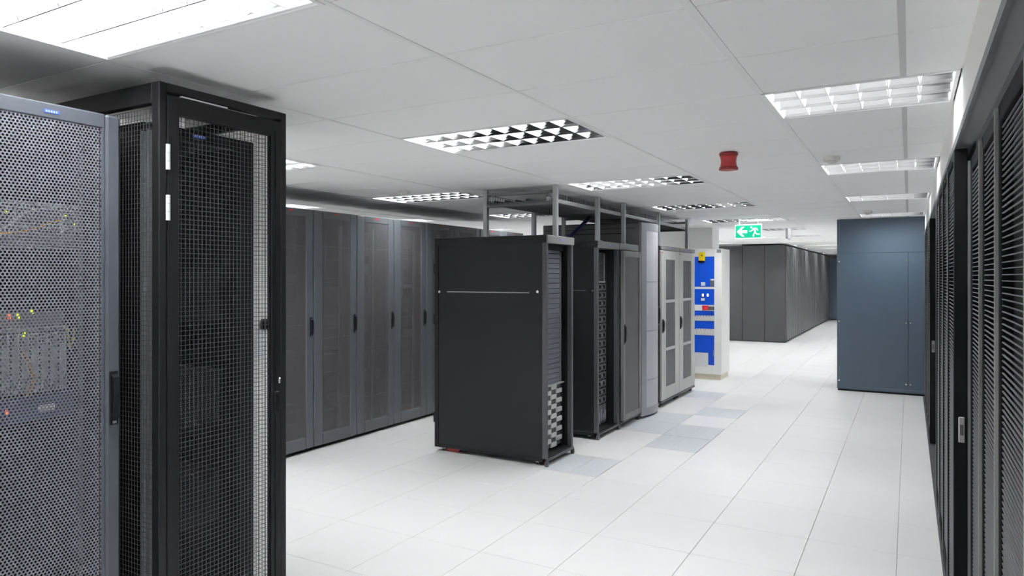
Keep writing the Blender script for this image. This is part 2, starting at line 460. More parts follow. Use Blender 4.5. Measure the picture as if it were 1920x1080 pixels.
# ------------------------------------------------------------------ left foreground rack with drilled door
XF = -2.776
def left_rack():
    y0, y1, T, d = 1.056, 1.676, 2.37, 1.05
    t = thing('server_rack', (XF-d/2, (y0+y1)/2, 0), 'grey rack with drilled door beside mesh cage, network gear lit inside', 'server rack')
    xb = XF-d
    box((xb, y0, 0.0), (XF-0.06, y0+0.004, T)).build('side_panel', 'black_panel', t)
    box((xb, y1-0.004, 0.0), (XF-0.06, y1, T)).build('side_panel', 'black_panel', t)
    box((xb, y0+0.004, 0.0), (xb+0.004, y1-0.004, T)).build('back_panel', 'inner_black', t)
    box((xb, y0, T-0.02), (XF-0.055, y1, T)).build('top_panel', 'dark_frame', t)
    box((xb, y0, 0.0), (XF-0.06, y1, 0.06)).build('base', 'black', t)
    for y in (y0+0.055, y1-0.075):
        box((XF-0.20, y, 0.06), (XF-0.17, y+0.02, T-0.02)).build('mounting_rail', 'module_dark', t)
    # door: bowed steel frame round a drilled sheet
    d_ = MB()
    d_.box((XF-0.055, y1-0.076, 0.03), (XF-0.004, y1-0.060, T-0.003), 0.004)
    d_.box((XF-0.055, y1-0.060, 0.03), (XF, y1, T-0.003), 0.010)
    d_.box((XF-0.055, y0, 0.03), (XF, y0+0.06, T-0.003), 0.010)
    d_.box((XF-0.055, y0+0.06, T-0.063), (XF-0.002, y1-0.06, T-0.003), 0.006)
    d_.box((XF-0.055, y0+0.06, 0.03), (XF-0.002, y1-0.06, 0.11), 0.006)
    door = d_.build('door', 'left_frame', t)
    perforated_sheet('drilled_sheet', 'left_sheet', XF-0.006, y0+0.06, y1-0.076, 0.11, T-0.063, 0.0132, 0.0112, 0.0043, door)
    badge(XF-0.002, 1.414, T-0.035, door, wdt=0.055)
    swing_handle(XF, y1-0.030, 1.235, door, h=0.19)
    return t, y0, y1
lr, ly0, ly1 = left_rack()
XI = XF-0.165        # face plane of the gear inside

def px_yz(u, v, X):
    """point of the plane X = const seen at pixel (u, v)"""
    c, s = math.cos(THETA), math.sin(THETA); r = (u-960)/F_PX
    zc = X/(r*c-s); return zc*(c+r*s), CAM_H-(v-519)*zc/F_PX

def patch_chassis():
    ya, zt = px_yz(2, 374, XI); yb, _ = px_yz(150, 374, XI); _, zb = px_yz(60, 466, XI)
    ya = ly0+0.06; yb = min(yb, ly1-0.07)
    t = thing('network_switch', (XI-0.2, (ya+yb)/2, zb), 'grey fibre switch with yellow lights in upper part of drilled-door rack', 'network switch')
    box((XI-0.4, ya, zb), (XI-0.02, yb, zt)).build('chassis', 'module_dark', t)
    H = zt-zb
    for z0_, z1_ in ((zb+H*0.93, zt), (zb+H*0.42, zb+H*0.50), (zb, zb+H*0.05)):
        box((XI-0.02, ya, z0_), (XI, yb, z1_), 0.002).build('rail_bar', 'module', t)
    n = 6; W = (yb-ya)/n
    for k in range(n):
        m = box((XI-0.02, ya+k*W+0.004, zb+H*0.5), (XI-0.004, ya+(k+1)*W-0.004, zb+H*0.92), 0.003).build('line_card', 'module' if k in (1, 3, 5) else 'unit_grey', t)
        for q in range(3):
            z = zb+H*(0.56+0.11*q)
            box((XI-0.004, ya+k*W+0.014, z), (XI+0.001, ya+(k+1)*W-0.014, z+H*0.06), 0.001).build('port', 'module_dark', m)
        for q in range(2):
            if k not in (2, 5): break
            yy = ya+(k+0.3+0.4*q)*W; z = zb+H*(0.56+0.16*((k+q) % 2))
            box((XI-0.003, yy-0.004, z), (XI+0.003, yy+0.004, z+0.009), 0.001).build('indicator_light', 'led_green', m)
    box((XI-0.02, ya+0.01, zb+H*0.08), (XI-0.006, yb-0.02, zb+H*0.4), 0.002).build('blank_plate', 'unit_grey', t)
    return t
patch_chassis()
def cable(name, m, pts, label, r=0.005, grp=None, par=None):
    P = []
    for i in range(len(pts)-1):
        p0 = np.array(pts[max(i-1, 0)]); p1 = np.array(pts[i]); p2 = np.array(pts[i+1]); p3 = np.array(pts[min(i+2, len(pts)-1)])
        for k in range(6):
            s = k/6
            P.append(0.5*((2*p1)+(-p0+p2)*s+(2*p0-5*p1+4*p2-p3)*s*s+(-p0+3*p1-3*p2+p3)*s**3))
    P.append(np.array(pts[-1]))
    o = MB().tube([tuple(p) for p in P], r, 8).build(name, m, par, smooth=True, origin=tuple(pts[0]))
    if not par: tag(o, label, 'cable', grp)
    return o
def onface(u, v, dx=0.03): 
    y, z = px_yz(u, v, XI+dx); return (XI+dx, y, z)
cable('patch_cable', 'grey_cable', [onface(-20, 440), onface(20, 420), onface(50, 398), onface(80, 391), onface(108, 391, 0.004)], 'pale grey patch cable arcing into the switch with yellow lights', 0.0055)
o = cable('patch_cable', 'orange_cable', [onface(-20, 438), onface(20, 437), onface(60, 430), onface(90, 420), onface(112, 414, 0.004)], 'orange patch cable under the grey one in drilled-door rack', 0.005)
y, z = px_yz(114, 425, XI+0.035)
MB().prism([(y-0.010, z+0.02), (y+0.004, z+0.022), (y+0.012, z-0.022), (y, z-0.024)], 'x', XI+0.034, XI+0.037).build('cable_tag', 'tag_white', o)

def card_chassis():
    ya = ly0+0.06; yb, zt = px_yz(128, 618, XI); _, zb = px_yz(60, 742, XI); _, z2 = px_yz(60, 790, XI)
    _, ztop = px_yz(60, 585, XI)
    yb = min(yb, ly1-0.08)
    t = thing('chassis_router', (XI-0.2, (ya+yb)/2, z2), 'modular chassis with upright grey line cards above a navy tray', 'network router')
    box((XI-0.42, ya, z2), (XI-0.03, yb, ztop)).build('chassis', 'module_dark', t)
    box((XI-0.03, ya, zt+0.004), (XI-0.002, yb, zt+0.02), 0.002).build('trim_bar', 'module', t)
    n = 13; W = (yb-ya)/n
    for k in range(n):
        c = box((XI-0.03, ya+k*W+0.002, zb+0.012), (XI-0.004, ya+(k+1)*W-0.003, zt-0.004), 0.002).build('line_card', 'card', t)
        box((XI-0.004, ya+k*W+0.006, zt-0.05), (XI+0.003, ya+(k+1)*W-0.016, zt-0.012), 0.001).build('port', 'module_dark', c)
        MB().prism([(ya+k*W+0.004, zb+0.016), (ya+(k+1)*W-0.012, zb+0.02), (ya+(k+1)*W-0.006, zb+0.075), (ya+k*W+0.016, zb+0.05)], 'x', XI-0.004, XI+0.008).build('ejector', 'module', c)
    box((XI-0.03, ya, z2), (XI+0.006, yb+0.02, zb), 0.004).build('tray', 'navy', t)
    y, z = px_yz(87, 764, XI+0.006); box((XI+0.006, y-0.03, z-0.012), (XI+0.008, y+0.03, z+0.012)).build('rating_label', 'tag_white', t)
    for u, v, m in ((17, 594, 'led_red'), (34, 593, 'led_green'), (45, 627, 'led_green'), (12, 773, 'led_red'), (60, 584, 'led_green')):
        y, z = px_yz(u, v, XI+0.004); box((XI+0.001, y-0.005, z-0.009), (XI+0.008, y+0.005, z+0.009), 0.002).build('indicator_light', m, t)
    return t
card_chassis()
o = cable('patch_cable', 'orange_cable', [onface(44, 660, 0.002), onface(52, 678), onface(62, 705), onface(60, 725), onface(50, 742)], 'orange patch cable with white tag hanging over the line cards', 0.005)
y, z = px_yz(63, 676, XI+0.036)
MB().prism([(y-0.028, z-0.012), (y+0.028, z+0.006), (y+0.028, z+0.017), (y-0.026, z-0.001)], 'x', XI+0.035, XI+0.038).build('cable_tag', 'tag_white', o)
cable('cable_loop', 'yellow_cable', [onface(126, 612, 0.01), onface(128, 632, 0.02), onface(131, 652, 0.02), onface(136, 640, 0.02), onface(139, 614, 0.01)], 'thin yellow cable loop beside the line cards', 0.004)

# ------------------------------------------------------------------ mesh cage at the end of that row
XC = -2.65; cy0, cy1, CT = 1.758, 2.427, 2.518
def wires(mb, plane, c, a0, a1, z0, z1, p=0.0205, r=0.001):
    n = round((a1-a0)/p); k = round((z1-z0)/p)
    for i in range(n+1):
        a = a0+(a1-a0)*i/n
        if plane == 'x': mb.box((c-r, a-r, z0), (c+r, a+r, z1))
        else: mb.box((a-r, c-r, z0), (a+r, c+r, z1))
    for j in range(k+1):
        z = z0+(z1-z0)*j/k
        if plane == 'x': mb.box((c-2*r, a0, z-r), (c-r*0.9, a1, z+r))
        else: mb.box((a0, c-2*r, z-r), (a1, c-r*0.9, z+r))
    return mb
def cage():
    xb = XC-1.15
    t = thing('mesh_cage', ((XC+xb)/2, (cy0+cy1)/2, 0), 'tall black wire mesh cage with hinged mesh door in left foreground', 'cage')
    for x, y in ((XC-0.05, cy0), (XC-0.05, cy1-0.035), (xb, cy0), (xb, cy1-0.035)):
        box((x, y, 0), (x+0.05, y+0.035, CT), 0.004).build('post', 'cage_steel', t)
    for a, b in (((XC-0.05, cy0+0.035, CT-0.035), (XC, cy1-0.035, CT)), ((xb, cy0+0.035, CT-0.05), (xb+0.05, cy1-0.035, CT)),
                 ((xb+0.05, cy0, CT-0.085), (XC-0.05, cy0+0.035, CT)), ((xb+0.05, cy1-0.035, CT-0.05), (XC-0.05, cy1, CT)),
                 ((xb+0.05, cy0, 0.0), (XC-0.05, cy0+0.035, 0.06)), ((xb+0.05, cy1-0.035, 0.0), (XC-0.05, cy1, 0.06)),
                 ((XC-0.05, cy0+0.035, 0.0), (XC, cy1-0.035, 0.05))):
        box(a, b, 0.003).build('rail', 'cage_steel', t)
    wires(MB(), 'y', cy0+0.018, xb+0.05, XC-0.05, 0.06, CT-0.10).build('side_mesh', 'cage_wire', t)['kind'] = 'stuff'
    wires(MB(), 'y', cy1-0.018, xb+0.05, XC-0.05, 0.06, CT-0.05, r=0.0007).build('side_mesh', 'cage_wire', t)['kind'] = 'stuff'
    a, b = cy0+0.040, cy1-0.030                     # door
    zt, zb = CT-0.048, 0.055
    d = MB()
    d.box((XC-0.035, a, zb), (XC-0.003, a+0.055, zt), 0.003); d.box((XC-0.035, b-0.060, zb), (XC-0.003, b, zt), 0.003)
    d.box((XC-0.035, a+0.055, zt-0.075), (XC-0.003, b-0.060, zt), 0.003); d.box((XC-0.035, a+0.055, zb), (XC-0.003, b-0.060, zb+0.08), 0.003)
    door = d.build('door', 'cage_steel', t)
    wires(MB(), 'x', XC-0.022, a+0.055, b-0.060, zb+0.08, zt-0.075).build('wire_mesh', 'cage_wire', door)['kind'] = 'stuff'
    for v in (292, 388, 1120, 1215):
        y, z = px_yz(299, v, XC)
        hg = MB().tube([(XC+0.006, cy0+0.036, z-0.052), (XC+0.006, cy0+0.036, z+0.052)], 0.009, 10).build('hinge', 'hinge_white', door)
        for zz in (z-0.017, z+0.017): MB().tube([(XC+0.006, cy0+0.036, zz-0.001), (XC+0.006, cy0+0.036, zz+0.001)], 0.0094, 10).build('hinge_gap', 'steel', hg)
    y, z = px_yz(519, 755, XC)
    lk = box((XC-0.003, y-0.016, z-0.055), (XC+0.004, y+0.016, z+0.055), 0.002).build('latch', 'cage_steel', door)
    box((XC+0.004, y-0.008, z-0.042), (XC+0.0052, y+0.008, z+0.042)).build('latch_slot', 'inner_black', lk)
    y, z = px_yz(522, 713, XC); box((XC-0.003, y-0.006, z-0.014), (XC+0.012, y+0.006, z+0.014), 0.003).build('latch_button', 'chrome', door)
    box((XC-0.003, b-0.040, zb+0.05), (XC+0.001, b-0.036, zt-0.05)).build('seal_strip', 'inner_black', door)
    box((XC-0.012, cy0+0.10, CT-0.046), (XC-0.001, cy0+0.33, CT-0.0405)).build('closer_strip', 'hinge_white', t)
    return t
cage()
def inner_rack():
    xf, y0, y1, T, xb = -2.83, 1.835, 2.385, 2.39, -3.72
    t = thing('server_rack', ((xf+xb)/2, (y0+y1)/2, 0), 'black drilled-door rack with blue badge standing inside the mesh cage', 'server rack')
    box((xb, y0, 0), (xf-0.05, y0+0.004, T)).build('side_panel', 'black', t); box((xb, y1-0.004, 0), (xf-0.05, y1, T)).build('side_panel', 'black', t)
    box((xb, y0, T-0.02), (xf-0.045, y1, T)).build('top_panel', 'black', t); box((xb, y0+0.004, 0), (xb+0.004, y1-0.004, T)).build('back_panel', 'inner_black', t)
    d = MB()
    d.box((xf-0.04, y0, 0.04), (xf, y0+0.05, T-0.003), 0.006); d.box((xf-0.04, y1-0.10, 0.04), (xf, y1, T-0.003), 0.006)
    d.box((xf-0.04, y0+0.05, T-0.055), (xf-0.001, y1-0.10, T-0.003), 0.004); d.box((xf-0.04, y0+0.05, 0.04), (xf-0.001, y1-0.10, 0.12), 0.004)
    door = d.build('door', 'black', t)
    perforated_sheet('drilled_sheet', 'black', xf-0.006, y0+0.05, y1-0.10, 0.12, T-0.055, 0.0105, 0.0092, 0.0034, door)
    y, z = px_yz(374, 250, xf); badge(xf, y, T-0.028, door, wdt=0.07, hgt=0.016)
    for k in range(3):
        z = 0.5+0.5*k
        box((xf-0.5, y0+0.05, z), (xf-0.18, y1-0.06, z+0.26)).build('equipment', 'unit_grey' if k == 1 else 'unit_dark', t)
    for k in range(2): box((-2.790-0.05*k, 1.797, 0.06), (-2.778-0.05*k, 1.822, 2.34)).build('band_strip', 'steel_dark', t)  # upright strips added for the pale band beside this rack
inner_rack()
# white pillar just beyond the cage, with a notice on it
pil = struct(box((-3.50, 2.47, 0), (-3.20, 2.895, CEIL), 0.004).build('pillar', 'white_paint'))
yv = 2.66
def px_xz(u, v, Y):
    c, s = math.cos(THETA), math.sin(THETA); r = (u-960)/F_PX
    zc = Y/(c+r*s); return zc*(r*c-s), CAM_H-(v-519)*zc/F_PX

# ------------------------------------------------------------------ row with red badges on the left aisle
def row_rack(y0, y1, k):
    xf, xb, T = -5.12, -6.15, 2.385
    t = thing('server_rack', ((xf+xb)/2, (y0+y1)/2, 0), '%s rack counted from the mesh cage in the row with red badges' % ORD[k], 'server rack', 'racks with red badges in the left row')
    box((xb, y0+0.003, 0), (xf-0.045, y0+0.006, T)).build('side_panel', 'black_panel', t)
    box((xb, y1-0.006, 0), (xf-0.045, y1-0.003, T)).build('side_panel', 'black_panel', t)
    box((xb, y0+0.003, T-0.02), (xf-0.045, y1-0.003, T)).build('top_panel', 'row_frame', t)
    box((xb, y0+0.006, 0), (xb+0.004, y1-0.006, T)).build('back_panel', 'inner_black', t)
    box((xb+0.1, y0+0.006, 0), (xf-0.05, y1-0.006, 0.03)).build('base', 'black', t)
    d = MB(); a, b = y0+0.004, y1-0.004
    d.box((xf-0.04, a, 0.035), (xf, a+0.12, T-0.004), 0.008); d.box((xf-0.04, b-0.10, 0.035), (xf, b, T-0.004), 0.008)
    d.box((xf-0.04, a+0.12, T-0.075), (xf-0.001, b-0.10, T-0.004), 0.004); d.box((xf-0.04, a+0.12, 0.035), (xf-0.001, b-0.10, 0.15), 0.004)
    door = d.build('door', 'row_frame', t)
    box((xf-0.010, a+0.12, 0.15), (xf-0.006, b-0.10, T-0.075)).build('drilled_sheet', 'perf_row', door)
    for z in (0.42+0.05*(k % 2), 1.25-0.15*(k % 3), 2.02):
        box((xf-0.0058, a+0.12, z), (xf-0.0045, b-0.10, z+0.004)).build('crease', 'grey_frame', door)
    badge(xf, (y0+y1)/2+0.01, T-0.028, door, 'red_badge', 0.055, 0.014)
    swing_handle(xf, b-0.035, 1.225, door, h=0.17)
    rng = random.Random(k)
    zz = 0.10
    while zz < 2.2:                                   # equipment behind the door
        h = rng.choice((0.045, 0.09, 0.13, 0.18))
        if rng.random() < 0.75: box((xf-0.75, y0+0.07, zz), (xf-0.14-0.03*rng.random(), y1-0.07, zz+h-0.006)).build('equipment', rng.choice(('unit_dark', 'unit_grey', 'module_dark')), t)
        zz += h
    for q in range(3):
        yy = a+0.13+0.33*rng.random(); wv = 0.02+0.03*rng.random()
        MB().tube([(xf-0.075-0.01*q, yy, 0.12), (xf-0.07-0.01*q, yy+0.02*rng.random(), 1.1), (xf-0.075, yy+0.02, 2.25)], wv/2, 8).build('cable_bundle', 'module' if q == 0 else 'cable_dark', t)
    return t
ys = [4.42, 5.04, 5.66, 6.28, 6.89, 7.50, 8.12, 8.74, 9.36]
for k in range(8): row_rack(ys[k], ys[k+1], k)

# ------------------------------------------------------------------ centre racks
XR_F = -2.85
RT = 2.10
def rack_shell(t, y0, y1, xb, T=RT, frame='dark_frame', logo=True, side=True):
    xf = XR_F
    sd = box((xb+0.05, y0+0.001, 0.07), (xf-0.045, y0+0.006, T-0.075), 0.002).build('side_panel', 'black_panel', t)
    box((xb+0.04, y1-0.006, 0.07), (xf-0.04, y1-0.001, T-0.07), 0.002).build('side_panel', 'black_panel', t)
    for x in (xb, xf-0.045):
        for ya, yb in ((y0-0.002, y0+0.036), (y1-0.036, y1+0.002)):
            box((x, ya, 0.04), (x+0.045, yb, T-0.06), 0.003).build('post', 'black' if x == xb else frame, t)
    box((xb, y0-0.002, T-0.075), (xf-0.001, y1+0.002, T-0.012), 0.003).build('top_frame', 'black', t)
    box((xb-0.004, y0-0.006, T-0.012), (xf-0.001, y1+0.006, T), 0.003).build('top_panel', 'black', t)
    box((xf-0.001, y0-0.004, T-0.075), (xf+0.012, y1+0.004, T), 0.005).build('header', 'grey_frame', t)
    box((xb, y0+0.004, 0.045), (xb+0.004, y1-0.004, T-0.07)).build('back_panel', 'inner_black', t)
    box((xb, y0-0.002, 0.04), (xf-0.002, y1+0.002, 0.075), 0.003).build('base_frame', 'black', t)
    box((xf-0.002, y0-0.002, 0.045), (xf+0.010, y1+0.002, 0.068), 0.003).build('front_sill', frame, t)
    for y in (y0+0.008, y1-0.008):
        box((xf-0.02, y-0.012, 0.0), (xf+0.014, y+0.012, 0.05), 0.003).build('foot', frame, t)
    casters(t, (xb+0.09, xf-0.11), (y0+0.05, y1-0.05))
    if logo: badge(xf+0.012, (y0+y1)/2+0.01, T-0.035, t, wdt=0.05, hgt=0.014)
    return sd
# rack with the large black side and chequered disk shelf
RA = (5.64, 6.215); XB1 = -4.09
t = thing('server_rack', (-3.47, 5.93, 0), 'black open-front rack nearest in the centre, big plain side with two locks', 'server rack')
sd = rack_shell(t, RA[0], RA[1], XB1)
for u, nm in ((824, 'lock'), (1008, 'lock')):
    x, z = px_xz(u, 547, RA[0])
    MB().prism([(x+0.013*math.cos(a*math.pi/8), z+0.013*math.sin(a*math.pi/8)) for a in range(16)], 'y', RA[0]-0.004, RA[0]+0.002).build(nm, 'chrome', sd)
xa, z = px_xz(838, 547, RA[0]); xc_, _ = px_xz(992, 548, RA[0])
box((xa, RA[0]-0.0012, z-0.004), (xc_, RA[0]+0.002, z+0.004)).build('panel_joint', 'steel', sd)
box((XB1-0.02, RA[0]+0.004, 1.75), (XB1, RA[0]+0.03, 1.85), 0.003).build('rear_hinge', 'black', t)
box((XB1-0.02, RA[0]+0.004, 0.28), (XB1, RA[0]+0.03, 0.38), 0.003).build('rear_hinge', 'black', t)
box((XB1-0.02, RA[0]+0.004, 1.25), (XB1, RA[0]+0.03, 1.35), 0.003).build('rear_hinge', 'black', t)
XS = XR_F-0.094
def rack_rails(t, y0, y1, xs):
    for ya, yb in ((y0+0.036, y0+0.066), (y1-0.066, y1-0.036)):
        box((xs-0.03, ya, 0.08), (xs-0.004, yb, RT-0.08)).build('mounting_rail', 'black', t)
rack_rails(t, *RA, XS)
box((XS-0.02, RA[0]+0.06, RT-0.13), (XS+0.02, RA[1]-0.06, RT-0.078), 0.003).build('upper_beam', 'black', t)
z = 0.706; k = 0
while z < RT-0.14:
    box((XS-0.02, RA[0]+0.052, z+0.0015), (XS, RA[1]-0.10, z+0.0455), 0.004).build('blanking_plate', 'unit_grey', t); z += 0.0475; k += 1
box((XS-0.01, RA[1]-0.098, 0.7), (XS+0.004, RA[1]-0.085, RT-0.14)).build('slotted_rail', 'steel_dark', t)
mbs = MB(); z = 0.70
while z < RT-0.15: mbs.box((XS+0.004, RA[1]-0.095, z), (XS+0.006, RA[1]-0.088, z+0.010)); z += 0.0159
mbs.build('rail_holes', 'steel', t)['kind'] = 'stuff'
s = thing('disk_shelf', (XS-0.2, 5.93, 0.10), 'chequered disk shelf of pale and dark drives low in nearest centre rack', 'disk array')
box((XS-0.5, RA[0]+0.05, 0.098), (XS-0.014, RA[1]-0.06, 0.703)).build('chassis', 'inner_black', s)
box((XS-0.014, RA[0]+0.05, 0.694), (XS+0.03, RA[1]-0.06, 0.706), 0.002).build('top_lip', 'steel', s)
for r in range(13):
    for c in range(4):
        ya = RA[0]+0.052+c*0.1155; zz = 0.100+r*0.0455
        if (r+c) % 2 == 0: box((XS-0.014, ya+0.001, zz+0.001), (XS+0.004, ya+0.1145, zz+0.0445), 0.002).build('drive', 'drive_light', s)
        else:
            dd = box((XS-0.014, ya+0.003, zz+0.003), (XS-0.008, ya+0.1125, zz+0.0425), 0.002).build('drive', 'drive_dark', s)
            mb = MB()
            for q in range(4): mb.box((XS-0.008, ya+0.012, zz+0.008+q*0.009), (XS-0.006, ya+0.10, zz+0.011+q*0.009))
            mb.build('grille', 'unit_grey', dd)
tag(MB().prism([(-4.02, 0.001), (-3.84, 0.001), (-3.82, 0.03), (-3.97, 0.038), (-4.02, 0.036)], 'y', 5.69, 5.76).build('wheel_chock', 'red', origin=None), 'red wedge tucked under the rear of nearest centre rack', 'wedge')

# second rack: open front with hot-swap drives
RB = (6.835, 7.44)
t = thing('server_rack', (-3.47, 7.13, 0), 'black open-front rack full of hot-swap drive shelves beside floor vents', 'server rack')
sd = rack_shell(t, RB[0], RB[1], XB1)
x, z = px_xz(1111, 545, RB[0]); MB().prism([(x+0.013*math.cos(a*math.pi/8), z+0.013*math.sin(a*math.pi/8)) for a in range(16)], 'y', RB[0]-0.004, RB[0]+0.002).build('lock', 'chrome', sd)
box((-4.0, RB[0]-0.0012, z-0.003), (x-0.08, RB[0]+0.002, z+0.003)).build('panel_joint', 'steel_dark', sd)
XS2 = XR_F-0.12
rack_rails(t, *RB, XS2)
z = 1.68
while z < RT-0.12:
    box((XS2-0.02, RB[0]+0.05, z+0.0015), (XS2, RB[1]-0.14, z+0.043), 0.004).build('blanking_plate', 'unit_dark', t); z += 0.0445
box((XS2-0.01, RB[1]-0.138, 1.66), (XS2+0.006, RB[1]-0.124, RT-0.12)).build('slotted_rail', 'steel', t)
box((XS2-0.01, RB[0]+0.05, 1.655), (XS2+0.012, RB[1]-0.12, 1.675), 0.002).build('shelf_lip', 'steel', t)
for k in range(15):
    z0 = 0.31+k*0.0895; last = False
    s = thing('disk_shelf', (XS2-0.2, 7.12, z0), '%s drive shelf from the bottom in the hot-swap rack' % (ORD[k+1] if k < 13 else ('next to topmost' if k == 13 else 'topmost')), 'disk array', 'drive shelves in the second centre rack')
    box((XS2-0.45, RB[0]+0.055, z0), (XS2-0.012, RB[1]-0.06, z0+0.086)).build('chassis', 'inner_black', s)
    for c in range(4):
        ya = RB[0]+0.058+c*0.118
        d = box((XS2-0.012, ya, z0+0.004), (XS2, ya+0.114, z0+0.082), 0.003).build('drive', 'module_dark', s)
        box((XS2, ya+0.02, z0+0.026), (XS2+0.016, ya+0.05, z0+0.064), 0.006).build('drive_handle', 'inner_black', d)
        box((XS2, ya+0.01, z0+0.03), (XS2+0.006, ya+0.018, z0+0.05), 0.001).build('drive_tab', 'module', d)
        box((XS2, ya+0.065, z0+0.012), (XS2+0.004, ya+0.105, z0+0.074), 0.002).build('drive_grille', 'unit_grey', d)
s = thing('disk_shelf', (XS2-0.2, 7.12, 0.09), 'lowest drive shelf of upright modules in the hot-swap rack', 'disk array', 'drive shelves in the second centre rack')
box((XS2-0.45, RB[0]+0.055, 0.085), (XS2-0.012, RB[1]-0.06, 0.305)).build('chassis', 'inner_black', s)
for c in range(8):
    ya = RB[0]+0.058+c*0.059
    d = box((XS2-0.012, ya, 0.09), (XS2, ya+0.055, 0.30), 0.003).build('drive', 'unit_grey' if c % 2 else 'module_dark', s)
    box((XS2, ya+0.012, 0.12), (XS2+0.012, ya+0.03, 0.20+0.03*(c % 3)), 0.004).build('drive_handle', 'module', d)

# third rack: drilled door shut
RC = (7.455, 8.075)
t = thing('server_rack', (-3.47, 7.77, 0), 'dark rack with closed drilled door left of the curved-front rack', 'server rack')
rack_shell(t, RC[0], RC[1], XB1)
def frame_door(t, xf, y0, y1, z0, z1, fr, bars, mfr, msh, c=0.004, th=0.04, extra=()):
    d = MB()
    d.box((xf, y0, z0), (xf+th, y0+fr, z1), c); d.box((xf, y1-fr, z0), (xf+th, y1, z1), c)
    d.box((xf, y0+fr, z1-bars[1]), (xf+th-0.001, y1-fr, z1), c); d.box((xf, y0+fr, z0), (xf+th-0.001, y1-fr, z0+bars[0]), c)
    for za, zb in extra: d.box((xf, y0+fr, za), (xf+th-0.001, y1-fr, zb), c)
    door = d.build('door', mfr, t)
    edges = [z0+bars[0]]+[z for ab in extra for z in ab]+[z1-bars[1]]
    for i in range(0, len(edges), 2):
        box((xf+th-0.012, y0+fr, edges[i]), (xf+th-0.008, y1-fr, edges[i+1])).build('drilled_sheet', msh, door)
    return door
d = frame_door(t, XR_F+0.014, RC[0]+0.006, RC[1]-0.03, 0.09, RT-0.085, 0.055, (0.07, 0.07), 'grey_frame', 'perf_dark')
swing_handle(XR_F+0.054, RC[0]+0.035, 1.07, d, h=0.20)
MB().box((XR_F+0.054, RC[0]+0.06, 1.0), (XR_F+0.062, RC[0]+0.068, 1.14), 0.002).build('handle_edge', 'chrome', d)
for z in (0.35, 1.0, 1.75): box((XR_F+0.01, RC[1]-0.03, z), (XR_F+0.05, RC[1]-0.008, z+0.16), 0.004).build('hinge', 'black', t)
for z in (0.5, 0.9, 1.5): box((-3.6, RC[0]+0.06, z), (XR_F-0.1, RC[1]-0.06, z+0.25)).build('equipment', 'unit_dark', t)

# fourth rack: taller, bowed silver front
RD = (8.12, 8.77); TD = 2.385
t = thing('server_rack', (-3.47, 8.44, 0), 'taller silver rack with bowed drilled front door in centre row', 'server rack')
xb = -4.15
box((xb, RD[0], 0.03), (XR_F-0.005, RD[0]+0.006, TD-0.01), 0.002).build('side_panel', 'side_grey', t)
for a, b in (((xb+0.03, RD[0]-0.002, TD-0.135), (XR_F-0.19, RD[0]-0.0005, TD-0.128)), ((xb+0.03, RD[0]-0.002, TD-0.075), (XR_F-0.05, RD[0]-0.0005, TD-0.070)), ((XR_F-0.19, RD[0]-0.002, 0.1), (XR_F-0.185, RD[0]-0.0005, TD-0.13))):
    box(a, b).build('panel_joint', 'inner_black', t)
box((xb, RD[1]-0.006, 0.03), (XR_F-0.005, RD[1], TD-0.01), 0.002).build('side_panel', 'side_grey', t)
box((xb, RD[0], TD-0.02), (XR_F-0.005, RD[1], TD), 0.003).build('top_panel', 'charcoal', t)
box((xb, RD[0]+0.006, 0.03), (xb+0.004, RD[1]-0.006, TD-0.02)).build('back_panel', 'inner_black', t)
box((xb, RD[0]+0.004, 0.0), (XR_F-0.03, RD[1]-0.004, 0.03)).build('plinth', 'black', t)
def bow(y):                                       # bowed outline of the door in plan
    s_ = (y-RD[0])/(RD[1]-RD[0]); return XR_F+0.012+0.085*math.sin(math.pi*(0.08+0.84*s_))
def bow_strip(ya, yb, za, zb, off=0.0, th=0.012, n=8):
    pts = [(bow(ya+(yb-ya)*i/n)+off, ya+(yb-ya)*i/n) for i in range(n+1)]
    return MB().prism(pts+[(p[0]-th, p[1]) for p in reversed(pts)], 'z', za, zb)
d = bow_strip(RD[0], RD[0]+0.10, 0.03, TD-0.005, th=0.03)
for mb2 in (bow_strip(RD[1]-0.09, RD[1], 0.03, TD-0.005, th=0.03), bow_strip(RD[0]+0.10, RD[1]-0.09, TD-0.10, TD-0.005), bow_strip(RD[0]+0.10, RD[1]-0.09, 0.03, 0.12)):
    n = len(d.v); d.v += mb2.v; d.f += [tuple(i+n for i in q) for q in mb2.f]
door = d.build('door', 'silver_frame', t, smooth=False)
bow_strip(RD[0]+0.10, RD[1]-0.09, 0.12, TD-0.10, -0.004, 0.004).build('drilled_sheet', 'perf_silver', door)
for z in (0.45, 1.05, 1.65): bow_strip(RD[0]+0.10, RD[1]-0.09, z, z+0.012, -0.002, 0.003).build('crease', 'silver_frame', door)
swing_handle(bow(RD[1]-0.05), RD[1]-0.05, 1.22, door, h=0.22)
for z in (0.3, 0.8, 1.4): box((-3.6, RD[0]+0.06, z), (XR_F-0.05, RD[1]-0.06, z+0.35)).build('equipment', 'unit_grey', t)

